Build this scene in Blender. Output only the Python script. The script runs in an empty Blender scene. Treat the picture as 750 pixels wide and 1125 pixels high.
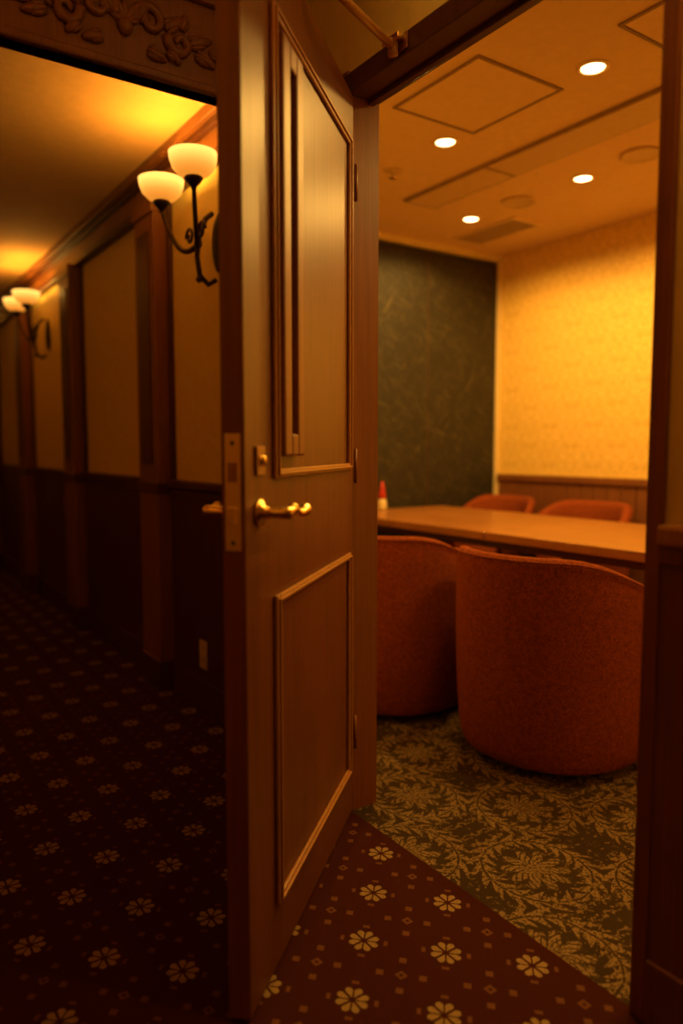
import bpy, bmesh, math, random
from mathutils import Vector, Matrix
random.seed(3)
S = bpy.context.scene
COL = S.collection
S.view_settings.view_transform = 'Standard'

# ------------------------------------------------------------------ shader helpers
class NB:
    def __init__(self, name):
        self.m = bpy.data.materials.new(name); self.m.use_nodes = True
        self.t = self.m.node_tree; self.n = self.t.nodes
        self.b = self.n['Principled BSDF']
        self.tc = self.n.new('ShaderNodeTexCoord')
    def link(self, a, b): self.t.links.new(a, b)
    def put(self, sock, v):
        if isinstance(v, (int, float)): sock.default_value = v
        elif isinstance(v, tuple): sock.default_value = v if len(v) == len(sock.default_value) else v + (1,)
        else: self.link(v, sock)
    def M(self, op, a, b=None, c=None, clamp=False):
        n = self.n.new('ShaderNodeMath'); n.operation = op; n.use_clamp = clamp
        self.put(n.inputs[0], a)
        if b is not None: self.put(n.inputs[1], b)
        if c is not None: self.put(n.inputs[2], c)
        return n.outputs[0]
    def xyz(self, out=None):
        s = self.n.new('ShaderNodeSeparateXYZ'); self.link(out or self.tc.outputs['Object'], s.inputs[0])
        return s.outputs
    def comb(self, x, y, z):
        c = self.n.new('ShaderNodeCombineXYZ')
        for i, v in enumerate((x, y, z)): self.put(c.inputs[i], v)
        return c.outputs[0]
    def noise(self, vec, scale, detail=3, rough=.5, dist=0.):
        n = self.n.new('ShaderNodeTexNoise'); self.link(vec, n.inputs['Vector'])
        n.inputs['Scale'].default_value = scale; n.inputs['Detail'].default_value = detail
        n.inputs['Roughness'].default_value = rough; n.inputs['Distortion'].default_value = dist
        return n.outputs['Fac']
    def map(self, scale=(1, 1, 1), rot=(0, 0, 0)):
        n = self.n.new('ShaderNodeMapping'); self.link(self.tc.outputs['Object'], n.inputs[0])
        n.inputs['Scale'].default_value = scale; n.inputs['Rotation'].default_value = rot
        return n.outputs[0]
    def ss(self, v, lo, hi):
        n = self.n.new('ShaderNodeMapRange'); n.interpolation_type = 'SMOOTHSTEP'
        self.put(n.inputs[0], v); n.inputs[1].default_value = lo; n.inputs[2].default_value = hi
        return n.outputs[0]
    def mix(self, f, a, b):
        n = self.n.new('ShaderNodeMix'); n.data_type = 'RGBA'
        self.put(n.inputs[0], f); self.put(n.inputs[6], a); self.put(n.inputs[7], b)
        return n.outputs[2]
    def col(self, v): self.put(self.b.inputs['Base Color'], v)
    def bump(self, h, strength=.2, dist=.01):
        n = self.n.new('ShaderNodeBump'); n.inputs['Strength'].default_value = strength
        n.inputs['Distance'].default_value = dist
        self.link(h, n.inputs['Height']); self.link(n.outputs[0], self.b.inputs['Normal'])
    def set(self, **k):
        for a, v in k.items(): self.put(self.b.inputs[a.replace('_', ' ')], v)

def wood(name, c1, c2, rough=.35, grain=(60, 60, 1.6)):
    N = NB(name)
    f = N.noise(N.map(grain), 1.6, 5, .6, .4)
    f2 = N.noise(N.map((3, 3, .5)), 1.5, 2)
    f3 = N.ss(N.M('ADD', N.M('MULTIPLY', f, .7), N.M('MULTIPLY', f2, .3)), .3, .7)
    N.col(N.mix(f3, c1, c2)); N.set(Roughness=rough); N.bump(f, .05, .003)
    return N.m
def plain(name, c, rough=.5, metal=0., bump=0.):
    N = NB(name)
    f = N.noise(N.tc.outputs['Object'], 30, 3)
    N.col(N.mix(f, tuple(x * .9 for x in c), tuple(min(1, x * 1.08) for x in c)))
    N.set(Roughness=rough, Metallic=metal)
    if bump: N.bump(N.noise(N.tc.outputs['Object'], 250, 2), bump, .002)
    return N.m
def emis(name, c, s):
    N = NB(name); N.col(c); N.put(N.b.inputs['Emission Color'], c); N.b.inputs['Emission Strength'].default_value = s
    return N.m

M_door = wood('door_wood', (.098, .028, .006), (.175, .054, .012), .40)
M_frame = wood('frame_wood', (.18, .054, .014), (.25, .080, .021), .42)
M_mould = wood('moulding_wood', (.34, .150, .038), (.44, .205, .054), .3)
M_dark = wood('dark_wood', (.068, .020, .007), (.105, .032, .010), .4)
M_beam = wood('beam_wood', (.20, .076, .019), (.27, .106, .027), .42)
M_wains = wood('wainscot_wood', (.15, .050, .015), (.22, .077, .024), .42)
M_table = wood('table_wood', (.27, .105, .026), (.40, .165, .042), .3, (30, 1.5, 30))
M_brass = plain('brass', (.95, .68, .22), .22, 1.)
M_brass_satin = plain('brass_satin', (.98, .72, .26), .5, .75)
M_iron = plain('wrought_iron', (.05, .03, .015), .45, .7)
M_plaster_room = plain('ceiling_plaster_room', (.70, .48, .26), .8, 0, .1)
M_plaster_cor = plain('ceiling_plaster_corridor', (.84, .55, .20), .8, 0, .1)
M_trimm = plain('ceiling_fixture', (.78, .58, .34), .5)
M_trimd = plain('ceiling_fixture_dark', (.56, .38, .20), .6)
M_gap = plain('shadow_gap', (.26, .16, .075), .7)
M_ivory = plain('ivory_plastic', (.72, .58, .32), .4)
M_rail = plain('painted_rail', (.72, .58, .32), .5)
M_black = plain('black_plastic', (.02, .018, .015), .4)
M_amber = plain('amber_glass', (.10, .055, .018), .12)

def wallpaper(name, base, pat, axis, per=.17):
    N = NB(name); o = N.xyz(); a = o[axis]; z = o[2]
    u = N.M('DIVIDE', a, per); v = N.M('DIVIDE', z, per * 1.5)
    col = N.M('FLOOR', u)
    v = N.M('ADD', v, N.M('MULTIPLY', N.M('FLOORED_MODULO', col, 2.), .5))
    mu = N.M('ABSOLUTE', N.M('SUBTRACT', N.M('FRACT', u), .5))
    mv = N.M('SUBTRACT', N.M('FRACT', v), .5)
    nz = N.noise(N.comb(mu, mv, 0.), 9., 2, .5, 1.8)
    nl = N.ss(N.M('SUBTRACT', 0., N.M('ABSOLUTE', N.M('SUBTRACT', nz, .5))), -.075, -.045)
    m = N.M('MULTIPLY', nl, N.ss(N.noise(N.tc.outputs['Object'], 120, 2), .2, .5))
    N.col(N.mix(m, base, pat)); N.set(Roughness=.6); N.bump(m, .15, .001)
    return N.m
M_wp_room = wallpaper('wallpaper_room', (.66, .41, .075), (.93, .66, .20), 1)
M_wp_cor = plain('wallpaper_corridor', (.76, .58, .17), .7, 0, .1)

def corridor_carpet():
    N = NB('carpet_corridor'); o = N.xyz()
    u = N.M('DIVIDE', N.M('SUBTRACT', o[0], 1.18), .25); v = N.M('DIVIDE', N.M('SUBTRACT', o[1], 1.289), .268)
    def cell(w, off):
        w = N.M('ADD', w, off + .5)
        return N.M('SUBTRACT', N.M('FRACT', w), .5)
    masks = []; rs = []
    for off in (0., .5):
        a = cell(u, off); b = cell(v, off)
        r = N.M('SQRT', N.M('ADD', N.M('MULTIPLY', a, a), N.M('MULTIPLY', b, b)))
        th = N.M('ARCTAN2', b, a)
        c = N.M('ABSOLUTE', N.M('SINE', N.M('MULTIPLY', th, 4.)))
        R = N.M('MULTIPLY', N.M('ADD', N.M('MULTIPLY', N.M('POWER', c, .55), .5), .5), .135)
        m = N.ss(N.M('SUBTRACT', R, r), -.006, .006)
        slit = N.ss(N.M('MULTIPLY', c, r), .018, .034)
        cross = N.ss(N.M('MINIMUM', N.M('ABSOLUTE', a), N.M('ABSOLUTE', b)), .007, .015)
        masks.append(N.M('MULTIPLY', N.M('MULTIPLY', m, cross), slit)); rs.append(r)
    fl = N.M('MAXIMUM', *masks); rmin = N.M('MINIMUM', *rs)
    a = cell(N.M('MULTIPLY', u, 4.), .5); b = cell(N.M('MULTIPLY', v, 4.), .5)
    d = N.M('ADD', N.M('ABSOLUTE', a), N.M('ABSOLUTE', b))
    dots = N.M('MULTIPLY', N.ss(N.M('SUBTRACT', 0., d), -.2, -.14), N.ss(rmin, .17, .18))
    a2 = cell(N.M('MULTIPLY', u, 2.), 0.); b2 = cell(N.M('MULTIPLY', v, 2.), 0.)
    d2 = N.M('MAXIMUM', N.M('ABSOLUTE', a2), N.M('ABSOLUTE', b2))
    sq = N.M('MULTIPLY', N.M('MULTIPLY', N.ss(N.M('SUBTRACT', 0., d2), -.085, -.065), N.ss(d2, .02, .04)), N.ss(rmin, .17, .18))
    fib = N.noise(N.tc.outputs['Object'], 420, 2)
    fibm = N.ss(fib, .25, .62)
    base = N.mix(fib, (.028, .005, .003), (.072, .014, .006))
    c = N.mix(N.M('MULTIPLY', N.M('MAXIMUM', dots, sq), .5), base, (.24, .10, .032))
    c = N.mix(N.M('MULTIPLY', fl, fibm), c, (.39, .26, .10))
    N.col(c); N.set(Roughness=.95); N.b.inputs['Specular IOR Level'].default_value = .1; N.bump(fib, .5, .004)
    return N.m
def room_carpet():
    N = NB('carpet_room'); o = N.xyz()
    P = .46
    u = N.M('DIVIDE', N.M('SUBTRACT', o[0], 1.47), P); v = N.M('DIVIDE', N.M('SUBTRACT', o[1], 1.267), P * 1.1)
    res = None
    warp = N.M('MULTIPLY', N.M('SUBTRACT', N.noise(N.tc.outputs['Object'], 18, 2), .5), .03)
    for off in (0., .5):
        a = N.M('SUBTRACT', N.M('FRACT', N.M('ADD', u, off + .5)), .5)
        b = N.M('SUBTRACT', N.M('FRACT', N.M('ADD', v, off + .5)), .5)
        a_ = N.M('ABSOLUTE', a)
        r = N.M('ADD', N.M('SQRT', N.M('ADD', N.M('MULTIPLY', a, a), N.M('MULTIPLY', b, b))), warp)
        th = N.M('ARCTAN2', b, a_)
        dr = N.M('ABSOLUTE', N.M('SUBTRACT', r, .29))
        l1 = N.M('SINE', N.M('ADD', N.M('MULTIPLY', th, 20.), N.M('MULTIPLY', dr, 75.)))
        edge = N.M('SUBTRACT', N.M('ADD', .046, N.M('MULTIPLY', l1, .036)), dr)
        w = N.M('MULTIPLY', N.ss(edge, -.006, .006), N.ss(dr, .003, .009))
        pet = N.M('MULTIPLY', N.M('ADD', N.M('ABSOLUTE', N.M('COSINE', N.M('MULTIPLY', th, 5.))), .8), .105)
        f = N.ss(N.M('SUBTRACT', pet, r), -.012, .012)
        ins = N.ss(N.M('ABSOLUTE', N.M('SINE', N.M('ADD', N.M('MULTIPLY', th, 10.), N.M('MULTIPLY', r, 60.)))), .25, .5)
        f = N.M('MULTIPLY', f, ins)
        tot = N.M('MAXIMUM', w, f)
        res = tot if res is None else N.M('MAXIMUM', res, tot)
    mu = N.M('ABSOLUTE', N.M('SUBTRACT', N.M('FRACT', u), .5)); mv = N.M('ABSOLUTE', N.M('SUBTRACT', N.M('FRACT', v), .5))
    nz = N.noise(N.comb(mu, mv, 0.), 22, 3, .55, 1.2)
    res = N.M('MULTIPLY', res, N.ss(nz, .34, .42))
    res = N.M('MAXIMUM', res, N.M('MULTIPLY', N.ss(nz, .58, .61), .8))
    fib = N.noise(N.tc.outputs['Object'], 420, 2)
    brk = N.ss(N.noise(N.tc.outputs['Object'], 130, 3), .32, .56)
    base = N.mix(fib, (.032, .019, .007), (.066, .040, .015))
    c = N.mix(N.M('MULTIPLY', res, brk), base, (.27, .175, .072))
    N.col(c); N.set(Roughness=.95); N.b.inputs['Specular IOR Level'].default_value = .1; N.bump(fib, .5, .004)
    return N.m
M_carpet_c = corridor_carpet(); M_carpet_r = room_carpet()

def fabric():
    N = NB('chair_fabric'); f = N.noise(N.tc.outputs['Object'], 260, 2); g = N.noise(N.tc.outputs['Object'], 60, 3, .7)
    N.col(N.mix(N.ss(N.M('ADD', N.M('MULTIPLY', f, .7), N.M('MULTIPLY', g, .3)), .32, .68), (.125, .024, .006), (.34, .078, .020)))
    N.set(Roughness=.95); N.b.inputs['Specular IOR Level'].default_value = .12
    N.bump(f, .6, .004); return N.m
M_fab = fabric()
def partition_mat():
    N = NB('partition_lacquer'); o = N.xyz()
    ms = []
    for k, an in enumerate((.5, -.6, 1.2)):
        ca, sa = math.cos(an), math.sin(an)
        p = N.M('ADD', N.M('MULTIPLY', o[0], ca * 55), N.M('MULTIPLY', o[2], sa * 55))
        q = N.M('ADD', N.M('MULTIPLY', o[0], -sa * 5), N.M('MULTIPLY', o[2], ca * 5))
        ms.append(N.noise(N.comb(p, q, float(k * 7)), 1.3, 3, .6, .5))
    m = N.ss(N.M('MAXIMUM', N.M('MAXIMUM', ms[0], ms[1]), ms[2]), .54, .76)
    N.col(N.mix(m, (.014, .010, .004), (.075, .056, .022))); N.set(Roughness=.65); N.bump(m, .15, .002); return N.m
M_part = partition_mat()
def glass_glow(name, k=1.):
    N = NB(name); o = N.xyz()
    f = N.ss(o[2], -.045, .045)
    c = N.mix(f, (1., .32, .03), (1., .54, .11)); N.put(N.b.inputs['Emission Color'], c)
    N.col((.6, .45, .25))
    N.put(N.b.inputs['Emission Strength'], N.M('ADD', N.M('MULTIPLY', f, 1.1 * k), .85 * k)); N.set(Roughness=.3); return N.m
M_glow = glass_glow('sconce_glass')
M_lamp = emis('downlight_lens', (1., .70, .28), 12.)

# ------------------------------------------------------------------ mesh helper
class MB:
    def __init__(self): self.bm = bmesh.new(); self.mats = []
    def mi(self, m):
        if m not in self.mats: self.mats.append(m)
        return self.mats.index(m)
    def _fin(self, faces, mat, smooth=False):
        i = self.mi(mat)
        for f in faces: f.material_index = i; f.smooth = smooth
    def box(self, x0, x1, y0, y1, z0, z1, mat, bev=0., seg=2, T=None):
        r = bmesh.ops.create_cube(self.bm, size=1.)
        M = Matrix.Translation(((x0 + x1) / 2, (y0 + y1) / 2, (z0 + z1) / 2)) @ Matrix.Diagonal((abs(x1 - x0), abs(y1 - y0), abs(z1 - z0), 1))
        if T: M = T @ M
        bmesh.ops.transform(self.bm, matrix=M, verts=r['verts'])
        fs = set(f for v in r['verts'] for f in v.link_faces)
        self._fin(fs, mat)
        if bev > 0:
            es = list(set(e for v in r['verts'] for e in v.link_edges))
            q = bmesh.ops.bevel(self.bm, geom=es, offset=bev, segments=seg, affect='EDGES', profile=.5)
            self._fin(q['faces'], mat)
    def lathe(self, prof, mat, T=None, seg=32, smooth=True, sx=1., sy=1.):
        rings = []; new = []
        for r, z in prof:
            ring = []
            for k in range(seg):
                a = 2 * math.pi * k / seg
                p = Vector((r * math.cos(a) * sx, r * math.sin(a) * sy, z))
                ring.append(self.bm.verts.new(T @ p if T else p))
            rings.append(ring)
        for i in range(len(rings) - 1):
            for k in range(seg):
                k2 = (k + 1) % seg
                new.append(self.bm.faces.new((rings[i][k], rings[i][k2], rings[i + 1][k2], rings[i + 1][k])))
        if prof[0][0] > 1e-5: new.append(self.bm.faces.new(list(reversed(rings[0]))))
        if prof[-1][0] > 1e-5: new.append(self.bm.faces.new(rings[-1]))
        self._fin(new, mat, smooth)
    def tube(self, pts, r, mat, seg=10, T=None, smooth=True, flat=1.):
        pts = [Vector(p) for p in pts]; n = len(pts)
        rr = r if isinstance(r, (list, tuple)) else [r] * n
        rings = []; up = None; new = []
        for i, p in enumerate(pts):
            t = (pts[min(i + 1, n - 1)] - pts[max(i - 1, 0)]).normalized()
            if up is None:
                up = Vector((0, 0, 1)) if abs(t.z) < .9 else Vector((1, 0, 0))
            a = t.cross(up).normalized(); up = a.cross(t).normalized()
            ring = []
            for k in range(seg):
                an = 2 * math.pi * k / seg
                q = p + (a * math.cos(an) + up * math.sin(an) * flat) * rr[i]
                ring.append(self.bm.verts.new(T @ q if T else q))
            rings.append(ring)
        for i in range(n - 1):
            for k in range(seg):
                k2 = (k + 1) % seg
                new.append(self.bm.faces.new((rings[i][k], rings[i][k2], rings[i + 1][k2], rings[i + 1][k])))
        new.append(self.bm.faces.new(list(reversed(rings[0])))); new.append(self.bm.faces.new(rings[-1]))
        self._fin(new, mat, smooth)
    def ball(self, c, rad, mat, T=None, seg=12):
        r = bmesh.ops.create_uvsphere(self.bm, u_segments=seg, v_segments=max(6, seg // 2), radius=1.)
        M = Matrix.Translation(c) @ Matrix.Diagonal((rad[0], rad[1], rad[2], 1))
        if T: M = T @ M
        bmesh.ops.transform(self.bm, matrix=M, verts=r['verts'])
        self._fin(set(f for v in r['verts'] for f in v.link_faces), mat, True)
    def make(self, name, loc=(0, 0, 0), M=None, subsurf=0):
        bmesh.ops.recalc_face_normals(self.bm, faces=self.bm.faces[:])
        me = bpy.data.meshes.new(name); self.bm.to_mesh(me); self.bm.free()
        for m in self.mats: me.materials.append(m)
        o = bpy.data.objects.new(name, me); COL.objects.link(o)
        if M is not None: o.matrix_world = M
        else: o.location = loc
        if subsurf:
            s = o.modifiers.new('s', 'SUBSURF'); s.levels = subsurf; s.render_levels = subsurf
        return o
def simple(name, *a, **k):
    b = MB(); b.box(*a, **k); return b.make(name)

# ------------------------------------------------------------------ layout constants
XW = 1.25; XI = 1.335; XR = 3.88; YP = 3.78
Y0 = .825; Y1 = 1.80; ZH = 2.09
ZCR = 2.42; ZC1 = 2.60; ZC2 = 2.35

# floors
simple('floor_corridor', -1.0, XW, -1.6, 12.0, -.05, 0, M_carpet_c)
simple('floor_room', XW, XR + .1, -.5, YP + .1, -.05, 0, M_carpet_r)
# ceilings
simple('ceiling_corridor_entry', -1.0, XW, -1.6, 2.085, ZC1, ZC1 + .05, M_plaster_cor)
simple('ceiling_corridor', -1.0, XW, 2.135, 12.0, ZC2, ZC2 + .05, M_plaster_cor)
simple('ceiling_room', XI, XR, -.4, YP + .08, ZCR, ZCR + .05, M_plaster_room)
# walls
b = MB()
b.box(XW, XI, Y1 + .03, 12.0, 0, 2.65, M_wp_cor)
b.box(XW, XI, -1.6, Y0 - .03, 0, 2.65, M_wp_cor)
b.box(XW, XI, Y0 - .03, Y1 + .03, ZH + .03, 2.65, M_wp_cor)
b.make('wall_doorway')
simple('wall_corridor_left', -1.1, -1.0, -1.6, 12.0, 0, 2.65, M_wp_cor)
simple('wall_corridor_end', -1.1, XI, 12.0, 12.1, 0, 2.65, M_wp_cor)
simple('wall_corridor_rear', -1.1, XI, -1.7, -1.6, 0, 2.65, M_wp_cor)
simple('wall_room_far', XR, XR + .1, -.5, YP + .2, 0, 2.5, M_wp_room)
simple('wall_room_left', XI, XR, YP + .09, YP + .2, 0, 2.5, M_wp_cor)
simple('wall_room_right', XI, XR, -.5, -.4, 0, 2.5, M_wp_cor)

# door frame
b = MB()
b.box(XW - .005, XI + .01, Y1, Y1 + .03, 0, ZH + .03, M_frame)
b.box(XW - .005, XI + .01, Y0 - .03, Y0, 0, ZH + .03, M_frame)
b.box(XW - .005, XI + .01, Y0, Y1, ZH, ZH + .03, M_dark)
b.box(XW + .055, XI - .01, Y0, Y0 + .012, 0, ZH, M_frame, .002)
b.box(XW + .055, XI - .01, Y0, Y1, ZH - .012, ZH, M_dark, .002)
b.box(XW - .015, XW, Y1, Y1 + .07, 0, ZH + .065, M_frame, .003)     # casing
b.box(XW - .016, XW, Y0 - .032, Y0, 0, ZH + .055, M_frame, .003)
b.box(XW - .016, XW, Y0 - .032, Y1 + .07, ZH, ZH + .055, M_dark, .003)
b.box(XI, XI + .012, Y1 + .001, Y1 + .07, 0, ZH + .09, M_frame, .003)
b.box(XI, XI + .012, Y0 - .07, Y0, 0, ZH + .09, M_frame, .003)
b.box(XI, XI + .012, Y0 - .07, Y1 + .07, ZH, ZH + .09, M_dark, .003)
b.make('door_frame')

# ------------------------------------------------------------------ door leaf
ang = math.radians(47.8)
ex = Vector((-math.sin(ang), -math.cos(ang), 0)); ey = Vector((math.cos(ang), -math.sin(ang), 0))
MD = Matrix(((ex.x, ey.x, 0, 1.26), (ex.y, ey.y, 0, 1.80), (0, 0, 1, 0), (0, 0, 0, 1)))
LW = .885; TH = .045
b = MB()
b.box(.022, LW, -TH, 0, .012, 2.08, M_door, .002)
b.box(LW, LW + .0015, -TH + .002, -.002, .014, 2.078, M_frame)
def frame_rect(x0, x1, z0, z1, w, ya, yb, mat, bev=.003):
    b.box(x0, x0 + w, ya, yb, z0, z1, mat, bev)
    b.box(x1 - w, x1, ya, yb, z0, z1, mat, bev)
    b.box(x0 + w, x1 - w, ya, yb, z0, z0 + w, mat, bev)
    b.box(x0 + w, x1 - w, ya, yb, z1 - w, z1, mat, bev)
for (ya, yb, yc) in ((0., .010, .015), (-TH - .010, -TH, -TH - .015)):
    lo, hi = min(ya, yb), max(ya, yb)
    for (z0, z1) in ((.15, .805), (1.04, 1.945)):
        frame_rect(.075, .735, z0, z1, .020, lo, hi, M_mould, .004)
        frame_rect(.082, .728, z0 + .007, z1 - .007, .006, min(yc, lo), max(yc, hi), M_mould, .002)
    # slit window trim
    a0, a1 = (0., .024) if ya == 0. else (-TH - .024, -TH)
    frame_rect(.585, .72, 1.085, 1.895, .046, a0, a1, M_frame, .005)
    g0, g1 = (0., .008) if ya == 0. else (-TH - .008, -TH)
    b.box(.631, .674, g0, g1, 1.131, 1.849, M_amber)
# brass edge plate
b.box(LW, LW + .003, -TH / 2 - .015, -TH / 2 + .015, .915, 1.127, M_brass_satin, .0008)
b.box(LW, LW + .010, -TH / 2 - .008, -TH / 2 + .008, .965, .995, M_brass_satin, .002)
for z in (.93, 1.11):
    b.ball((LW + .003, -TH / 2, z), (.0015, .004, .004), M_black)
b.box(LW, LW + .004, -TH / 2 - .009, -TH / 2 + .009, 1.04, 1.075, M_mould)
zl = .98
b.lathe([(.012, 0), (.012, .010), (.008, .014), (0, .015)], M_brass, Matrix.Translation((.812, 0, 1.078)) @ Matrix.Rotation(-math.pi / 2, 4, 'X'), 20)
b.box(.79, .835, 0, .006, 1.05, 1.105, M_mould, .002)
for s in (1, -1):
    y0 = 0. if s == 1 else -TH
    T = Matrix.Translation((.815, y0, zl)) @ Matrix.Rotation(-s * math.pi / 2, 4, 'X')
    b.lathe([(.027, 0), (.028, .004), (.024, .009), (.014, .012), (.011, .03), (.012, .045), (.013, .06), (.010, .066), (0, .067)], M_brass, T, 24)
    yy = y0 + s * .055
    pts = []; rad = []
    for i in range(19):
        t = i / 18
        pts.append((.815 - .125 * t, yy + s * .003 * math.sin(t * 6), zl + .009 * math.sin(t * math.pi * 1.9) * (t ** .5)))
        rad.append(.0100 - .003 * math.sin(t * math.pi) + .003 * max(0, (t - .8) / .2))
    b.tube(pts, rad, M_brass, 14)
    b.ball((.815 - .127, yy, zl - .003), (.011, .012, .013), M_brass, None, 16)
    b.ball((.775, yy, zl + .006), (.008, .0115, .0115), M_brass, None, 16)
for z in (.25, 1.05, 1.85):
    b.tube([(.012, .006, z - .05), (.012, .006, z + .05)], .005, M_frame, 12)
b.make('door_1', M=MD)
# closer arm
b = MB()
pA = Vector((.846, 1.408, 2.118)); pB = Vector((1.212, 1.565, 2.11))
b.tube([pA, pA.lerp(pB, .5), pB], .010, M_mould, 10)
b.tube([pB + Vector((0, 0, -.02)), pB + Vector((0, 0, .018))], .013, M_mould, 14)
b.box(1.203, 1.232, 1.535, 1.60, 2.12, 2.135, M_brass, .002)
b.box(1.228, 1.232, 1.53, 1.605, 2.10, 2.14, M_frame, .001)
b.tube([pA + Vector((0, 0, -.025)), pA + Vector((0, 0, .012))], .012, M_mould, 14)
b.box(.80, .88, 1.395, 1.43, 2.085, 2.094, M_brass, .002)
b.make('door_closer_arm')

# ------------------------------------------------------------------ corridor woodwork
b = MB()
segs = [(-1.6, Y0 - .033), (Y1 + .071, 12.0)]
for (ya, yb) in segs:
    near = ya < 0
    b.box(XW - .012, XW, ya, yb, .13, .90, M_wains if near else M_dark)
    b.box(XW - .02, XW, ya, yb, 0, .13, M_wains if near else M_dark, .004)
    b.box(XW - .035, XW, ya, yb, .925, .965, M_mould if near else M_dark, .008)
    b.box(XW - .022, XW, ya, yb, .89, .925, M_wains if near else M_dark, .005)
b.make('trim_wainscot_corridor')
b = MB()
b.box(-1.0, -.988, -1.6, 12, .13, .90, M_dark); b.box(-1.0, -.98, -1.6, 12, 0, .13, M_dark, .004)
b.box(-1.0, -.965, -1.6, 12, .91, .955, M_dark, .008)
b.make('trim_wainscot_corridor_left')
PY = [3.2, 4.6, 6.0, 7.4, 8.8, 10.2]
for y in PY:
    b = MB()
    b.box(XW - .075, XW, y, y + .24, 0, 2.18, M_beam, .006)
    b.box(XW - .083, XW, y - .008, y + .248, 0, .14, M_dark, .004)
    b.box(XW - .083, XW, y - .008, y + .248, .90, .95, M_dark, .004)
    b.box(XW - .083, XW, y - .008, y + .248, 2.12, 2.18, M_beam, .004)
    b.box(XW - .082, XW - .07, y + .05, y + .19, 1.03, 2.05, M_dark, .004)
    b.make('trim_pilaster')
b = MB()   # frieze + cornice
b.box(XW - .03, XW, 2.135, 12, 2.18, 2.35, M_beam)
b.box(XW - .05, XW, 2.15, 12, 2.165, 2.20, M_dark, .006)
b.box(XW - .055, XW, 2.135, 12, 2.285, 2.31, M_dark, .006)
b.box(XW - .08, XW, 2.135, 12, 2.31, 2.35, M_beam, .008)
b.make('trim_cornice')
b = MB()
for i, y in enumerate([2.2] + PY[:-1]):
    a0 = y + (.10 if i == 0 else .24); a1 = PY[i]
    b.box(XW - .015, XW, a0, a0 + .04, .965, 2.165, M_dark, .003)
    b.box(XW - .015, XW, a1 - .04, a1, .965, 2.165, M_dark, .003)
b.make('trim_wall_panel')
# carved beam across corridor
b = MB()
b.box(-1.0, XW, 2.085, 2.135, 2.12, 2.65, M_beam, .003)
b.box(-1.0, XW, 2.070, 2.145, 2.12, 2.145, M_beam, .006)
b.box(-1.0, XW, 2.06, 2.085, 2.36, 2.385, M_beam, .006)
b.box(XW - .10, XW, 2.085, 2.135, 0, 2.12, M_dark, .004)
b.box(-1.0, -.9, 2.085, 2.135, 0, 2.12, M_dark, .004)
def leaf(cx, cz, L, W, rot):
    T = Matrix.Translation((cx, 2.080, cz)) @ Matrix.Rotation(rot, 4, 'Y')
    b.ball((0, 0, L * .5), (W, .014, L * .5), M_beam, T, 10)
    b.ball((W * .8, 0, L * .35), (W * .6, .011, L * .32), M_beam, T, 8)
    b.ball((-W * .8, 0, L * .35), (W * .6, .011, L * .32), M_beam, T, 8)
def spiral(cx, cz, r0, turns, a0, sgn, flip=1, n=26):
    P = []; R = []
    for i in range(n):
        t = i / (n - 1); a = a0 + sgn * t * turns * 2 * math.pi; r = r0 * (1 - t * .82)
        P.append((cx + flip * r * math.cos(a), 2.079, cz + r * math.sin(a))); R.append(.015 * (1 - .45 * t))
    return P, R
for cx in (.70, -.45):
    for fl in (1, -1):
        for (dx, dz, r0, tr, a0, sg) in ((.07, .03, .045, 1.2, math.pi * 1.1, -1), (.155, -.005, .036, 1.1, math.pi * .9, 1)):
            P, R = spiral(cx + fl * dx, 2.24 + dz, r0, tr, a0, sg, fl)
            b.tube(P, R, M_beam, 8)
        for (dx, dz, L, W, ro) in ((.03, .02, .07, .016, .5), (.06, -.045, .06, .014, 1.9), (.11, .02, .07, .015, .9), (.12, -.03, .05, .013, 2.3), (.18, .0, .08, .015, 1.2), (.20, -.02, .07, .014, 1.9), (.16, .03, .05, .012, .3), (.24, -.01, .06, .011, 1.57)):
            leaf(cx + fl * dx, 2.24 + dz, L, W, fl * ro)
    for k in range(5): leaf(cx, 2.25, .065, .011, (k - 2) * .55)
    b.ball((cx, 2.078, 2.235), (.022, .016, .024), M_beam)
b.make('trim_carved_beam')

# outlet
b = MB()
b.box(XW - .018, XW - .0121, 2.83, 2.90, .18, .30, M_ivory, .002)
for z in (.215, .262):
    for dy in (-.008, .008):
        b.box(XW - .0185, XW - .0175, 2.865 + dy - .0015, 2.865 + dy + .0015, z, z + .012, M_black)
b.make('wall_outlet')

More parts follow.
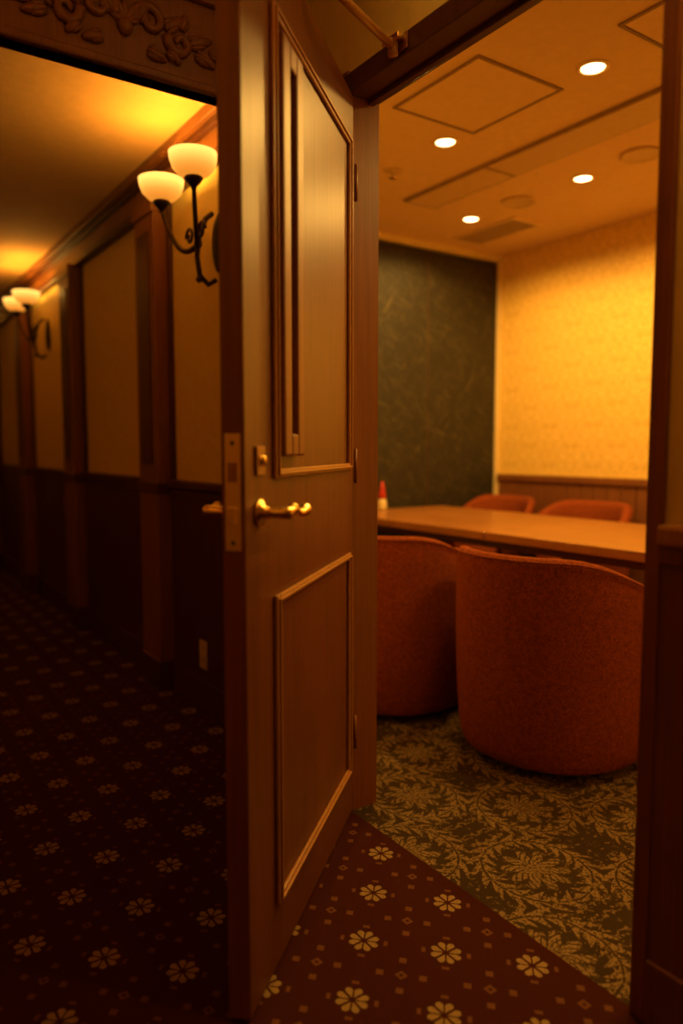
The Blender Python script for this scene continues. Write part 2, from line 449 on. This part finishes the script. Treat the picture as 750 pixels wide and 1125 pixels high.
# ------------------------------------------------------------------ sconces (local +x into corridor)
def point(name, loc, power, col, rad=.03):
    l = bpy.data.lights.new(name, 'POINT'); l.energy = power; l.color = col; l.shadow_soft_size = rad
    o = bpy.data.objects.new(name, l); o.location = loc; COL.objects.link(o); return o
WARM = (1., .47, .075)
def sconce(x, y, sx, power=6., glow=None):
    glow = glow or M_glow
    e = bpy.data.objects.new('wall_sconce', None); COL.objects.link(e); e.location = (x, y, 0)
    def P(dx, dy, z): return (sx * dx, dy, z)
    b = MB()
    T = Matrix.Translation(P(0, 0, 1.88)) @ Matrix.Rotation(sx * math.pi / 2, 4, 'Y')
    b.lathe([(.055, 0), (.055, .006), (.045, .014), (.03, .018), (0, .02)], M_iron, T, 28, sx=2.0)
    b.tube([P(.02, 0, 1.74), P(.05, 0, 1.72), P(.085, 0, 1.75), P(.095, 0, 1.82), P(.085, 0, 1.90), P(.06, 0, 1.96), P(.03, 0, 1.985)], .010, M_iron)
    b.ball(P(.088, 0, 1.735), (.013, .013, .013), M_iron); b.ball(P(.09, 0, 1.865), (.016, .016, .022), M_iron)
    for s in (-1, 1):
        pts = []
        for i in range(21):
            t = i / 20
            pts.append(P(.085 + .085 * t, s * (.155 * t), 1.87 - .05 * math.sin(t * math.pi * .9) + .16 * t ** 2.2))
        b.tube(pts, [.011 - .003 * t / 20 for t in range(21)], M_iron)
        sp = []
        for i in range(18):
            t = i / 17; a = t * 2.3 * math.pi; r = .035 * (1 - .7 * t)
            sp.append(P(.10, s * (.055 + r * math.cos(a)), 1.90 + r * math.sin(a)))
        b.tube(sp, .006, M_iron, 8)
        T = Matrix.Translation(P(.17, s * .155, 2.015))
        b.lathe([(.0, -.02), (.008, -.012), (.012, 0), (.026, .014), (.034, .026), (.030, .032), (0, .033)], M_iron, T, 20)
    f = b.make('iron_bracket'); f.parent = e
    for s in (-1, 1):
        b = MB()
        b.lathe([(.024, -.042), (.052, -.036), (.074, -.014), (.083, .012), (.086, .036), (.082, .037), (.077, .012), (.066, -.012), (.045, -.030), (.0, -.035)], glow, None, 32)
        g = b.make('glass_shade', P(.17, s * .155, 2.09)); g.parent = e
        L = point('sconce_bulb', P(.17, s * .155, 2.122), power, WARM, .03); L.parent = e
    return e
for y in (2.68, 5.45, 8.22, 11.0): sconce(XW, y, -1, 4. if y < 5 else 3.)
sconce(XW, .2, -1, 5.)  # unseen sconce added to brighten door, transom and right wall strip
sconce(-1.0, .75, 1, 2.2)  # added out of view, lights the wall reflected in the brass edge plate
sconce(-1.0, 2.9, 1, 3.)  # unseen sconce added on the left wall to light the corridor ceiling
sconce(-1.0, 5.45, 1, 2.)  # another unseen added sconce, spreads light along the ceiling

# ------------------------------------------------------------------ room: partition, wainscot
b = MB()
xs = [1.36, 1.93, 2.57, 3.235, 3.85]
for i in range(4):
    b.box(xs[i] + .003, xs[i + 1] - .003, YP, YP + .05, .02, 2.375, M_part, .002)
    b.box(xs[i + 1] - .004, xs[i + 1] + .004, YP + .005, YP + .04, .02, 2.375, M_wains)
b.box(1.36, XR, YP + .05, YP + .06, 0, 2.42, M_black)
b.make('wall_folding_partition')
b = MB()
b.box(1.36, XR, YP - .025, YP + .05, 2.385, 2.42, M_rail, .003)
b.box(XR - .028, XR, YP - .012, YP + .05, 0, 2.385, M_rail, .002)
b.make('trim_partition')
b = MB()
y = YP - .03
while y > -.4:
    b.box(XR - .014, XR, max(y - .096, -.4), y, .09, .88, M_wains, .004)
    y -= .10
b.box(XR - .006, XR, -.4, YP - .03, .09, .88, M_dark)
b.box(XR - .03, XR, -.4, YP - .025, .88, .925, M_wains, .006)
b.box(XR - .022, XR, -.4, YP - .025, 0, .09, M_wains, .004)
b.make('trim_wainscot_room')

# ceiling fixtures
def ceil_hatch(x0, x1, y0, y1):
    b = MB(); w = .012
    zz = ZCR
    for (a, c, d, e) in ((x0, x0 + w, y0, y1), (x1 - w, x1, y0, y1), (x0 + w, x1 - w, y0, y0 + w), (x0 + w, x1 - w, y1 - w, y1)):
        b.box(a, c, d, e, zz - .006, zz, M_gap, .001)
    b.box(x0 + w + .004, x1 - w - .004, y0 + w + .004, y1 - w - .004, zz - .004, zz, M_plaster_room)
    b.make('ceiling_access_hatch')
ceil_hatch(1.85, 2.28, 1.92, 2.39); ceil_hatch(2.085, 2.53, 1.08, 1.55)
b = MB()
b.box(2.56, 2.78, 1.2, 3.21, ZCR - .012, ZCR, M_gap, .002)
b.box(2.575, 2.765, 2.62, 3.195, ZCR - .014, ZCR - .010, M_trimd)
for k in range(9):
    b.box(2.585 + k * .02, 2.592 + k * .02, 2.63, 3.185, ZCR - .017, ZCR - .013, M_trimm)
b.box(2.572, 2.768, 1.215, 2.60, ZCR - .016, ZCR - .011, M_trimd, .001)
b.make('ceiling_air_diffuser')
b = MB()
b.box(3.27, 3.50, 3.08, 3.60, ZCR - .010, ZCR, M_trimm, .002)
for k in range(9):
    b.box(3.285 + k * .0235, 3.293 + k * .0235, 3.10, 3.58, ZCR - .013, ZCR - .009, M_gap)
b.make('ceiling_vent')
for (x, y) in ((3.09, 2.886), (3.06, 2.13)):
    b = MB(); T = Matrix.Translation((x, y, ZCR)) @ Matrix.Rotation(math.pi, 4, 'X')
    b.lathe([(.09, 0), (.09, .008), (.084, .012), (.078, .008), (0, .010)], M_trimd, T, 36)
    b.make('ceiling_speaker')
b = MB(); T = Matrix.Translation((2.26, 2.91, ZCR)) @ Matrix.Rotation(math.pi, 4, 'X')
b.lathe([(.045, 0), (.045, .004), (.03, .010), (.012, .012), (.010, .03), (0, .031)], M_trimd, T, 28)
b.lathe([(.010, .03), (.022, .034), (.022, .036), (0, .037)], M_brass, T, 20)
b.make('ceiling_sprinkler')
def spot(name, loc, power, col, size=2.95, blend=.4, rad=.04):
    l = bpy.data.lights.new(name, 'SPOT'); l.energy = power; l.color = col; l.spot_size = size; l.spot_blend = blend; l.shadow_soft_size = rad
    o = bpy.data.objects.new(name, l); o.location = loc; COL.objects.link(o); return o
DL = (1., .53, .10)
def downlight(x, y, zc, p, col=DL, size=2.95, blend=.4):
    e = bpy.data.objects.new('recessed_downlight', None); COL.objects.link(e); e.location = (x, y, zc)
    b = MB(); T = Matrix.Rotation(math.pi, 4, 'X')
    b.lathe([(.040, 0), (.056, 0), (.056, .004), (.044, .007), (.040, .003), (.040, .0)], M_trimm, T, 32)
    o = b.make('trim_ring'); o.parent = e
    b = MB(); b.lathe([(.040, .0005), (.038, .004), (.02, .006), (0, .0065)], M_lamp, T, 28)
    o = b.make('lens'); o.parent = e
    l = spot('downlight_beam', (0, 0, -.03), p, col, size, blend); l.parent = e
for y in (.95, 1.76, 2.52, 3.28): downlight(2.24, y, ZCR, 30.)
for y in (.95, 1.70, 2.47, 3.25): downlight(3.09, y, ZCR, 37.)
downlight(1.10, 1.22, ZC1, 5., DL, 2.4, 1.)  # unseen downlight added to wash the wall above the door header
downlight(1.10, .55, ZC1, 16., DL, 1.5, 1.)  # added out-of-frame downlight, brightens the wall beside the right casing

# ------------------------------------------------------------------ table
b = MB()
tx0, tx1, ty0, ty1 = 2.42, 3.32, 1.25, 3.72
b.box(tx0, tx1, ty0, 2.43, .685, .725, M_table, .005)
b.box(tx0, tx1, 2.434, ty1, .685, .725, M_table, .005)
b.box(tx0 + .12, tx1 - .12, ty0 + .1, ty1 - .1, .635, .685, M_dark, .003)
for y in (1.42, 2.30, 2.56, 3.52):
    b.box(2.83, 2.89, y - .03, y + .03, .05, .64, M_dark, .004)
    b.box(2.66, 3.06, y - .03, y + .03, 0, .05, M_dark, .008)
b.make('conference_table')
# sauce bottle on table
b = MB(); T = Matrix.Translation((2.755, 3.64, .725))
b.lathe([(.024, 0), (.028, .006), (.029, .025), (.027, .055), (.021, .07)], M_ivory, T, 24)
b.lathe([(.023, .07), (.022, .09), (.014, .14), (.008, .175), (0, .176)], plain('red_cap', (.45, .025, .012), .4), T, 20)
b.make('sauce_bottle')

# ------------------------------------------------------------------ chairs
def tub_chair(x, y, rot, s=1., hb=.76, ha=.59):
    e = bpy.data.objects.new('tub_armchair', None); COL.objects.link(e)
    e.location = (x, y, 0); e.rotation_euler = (0, 0, rot); e.scale = (s, s, 1)
    a, bb = .355, .34
    b = MB(); n = 40; pm = math.radians(132)
    def hh(ph):
        c = min(1, max(0, (math.cos(ph) + .68) / 1.5)); c = c * c * (3 - 2 * c); return ha + (hb - ha) * c
    def pp(ph, r):
        c = math.cos(ph); sn = math.sin(ph)
        cc = math.copysign(abs(c) ** .9, c); ssn = math.copysign(abs(sn) ** .9, sn)
        return (-a * r * cc, bb * r * ssn)
    rings = []; pip = []
    for i in range(n + 1):
        ph = -pm + 2 * pm * i / n; h = hh(ph)
        prof = [(.87, .03), (.91, .04), (.95, .10), (.985, .30), (1.0, h - .06), (.995, h - .02), (.965, h), (.90, h + .002), (.83, h - .012), (.795, h - .05), (.78, .46), (.78, .30), (.78, .03)]
        rings.append([b.bm.verts.new((*pp(ph, r), z)) for r, z in prof])
        pip.append((*pp(ph, .999), h - .012))
    m = len(rings[0]); fs = []
    for i in range(n):
        for k in range(m):
            k2 = (k + 1) % m
            fs.append(b.bm.faces.new((rings[i][k], rings[i + 1][k], rings[i + 1][k2], rings[i][k2])))
    fs.append(b.bm.faces.new(rings[0])); fs.append(b.bm.faces.new(list(reversed(rings[-1]))))
    b._fin(fs, M_fab, True)
    o = b.make('shell', subsurf=1); o.parent = e
    b = MB(); b.tube(pip, .004, M_fab, 8); 
    o = b.make('piping'); o.parent = e
    def dloft(prof, name):
        b = MB(); R = []
        K = 44
        for r, z in prof:
            ring = []
            for k in range(K):
                t = 2 * math.pi * k / K; c = math.cos(t); sn = math.sin(t)
                xx = math.copysign(abs(c) ** .7, c) * .29 * r; yy = math.copysign(abs(sn) ** .7, sn) * .262 * r
                ring.append(b.bm.verts.new((xx + .02, yy, z)))
            R.append(ring)
        fs = []
        for i in range(len(R) - 1):
            for k in range(K):
                k2 = (k + 1) % K; fs.append(b.bm.faces.new((R[i][k], R[i][k2], R[i + 1][k2], R[i + 1][k])))
        fs.append(b.bm.faces.new(list(reversed(R[0])))); fs.append(b.bm.faces.new(R[-1]))
        b._fin(fs, M_fab, True); o = b.make(name, subsurf=1); o.parent = e
    dloft([(.93, .04), (.95, .06), (.97, .31), (.94, .325), (.90, .33)], 'seat_base')
    dloft([(.88, .33), (.97, .345), (1.0, .38), (.99, .42), (.93, .445), (.6, .458), (.2, .46)], 'seat_cushion')
    b = MB()
    for (lx, ly) in ((-.17, -.17), (-.17, .17), (.2, -.18), (.2, .18)):
        b.tube([(lx, ly, 0), (lx, ly, .06)], [.014, .020], M_black, 14)
    o = b.make('legs'); o.parent = e
tub_chair(2.15, 1.785, math.radians(4), 1.02, hb=.75)
tub_chair(2.00, 2.54, math.radians(24))
tub_chair(3.49, 2.79, math.radians(186), .88, .79)
tub_chair(3.49, 3.46, math.radians(188), .80, .79)

# ------------------------------------------------------------------ world + camera
w = bpy.data.worlds.new('World'); S.world = w; w.use_nodes = True
w.node_tree.nodes['Background'].inputs[0].default_value = (.02, .012, .006, 1)
w.node_tree.nodes['Background'].inputs[1].default_value = .3
c = bpy.data.cameras.new('Camera'); co = bpy.data.objects.new('Camera', c); COL.objects.link(co)
co.location = (0, 0, 1.1); co.rotation_euler = (math.radians(90 - 4.84), 0, math.radians(-34))
c.sensor_fit = 'VERTICAL'; c.sensor_height = 36; c.sensor_width = 24; c.lens = 820 / 1125 * 36
c.clip_start = .02
c.dof.use_dof = True; c.dof.focus_distance = 1.95; c.dof.aperture_fstop = 1.2
S.camera = co
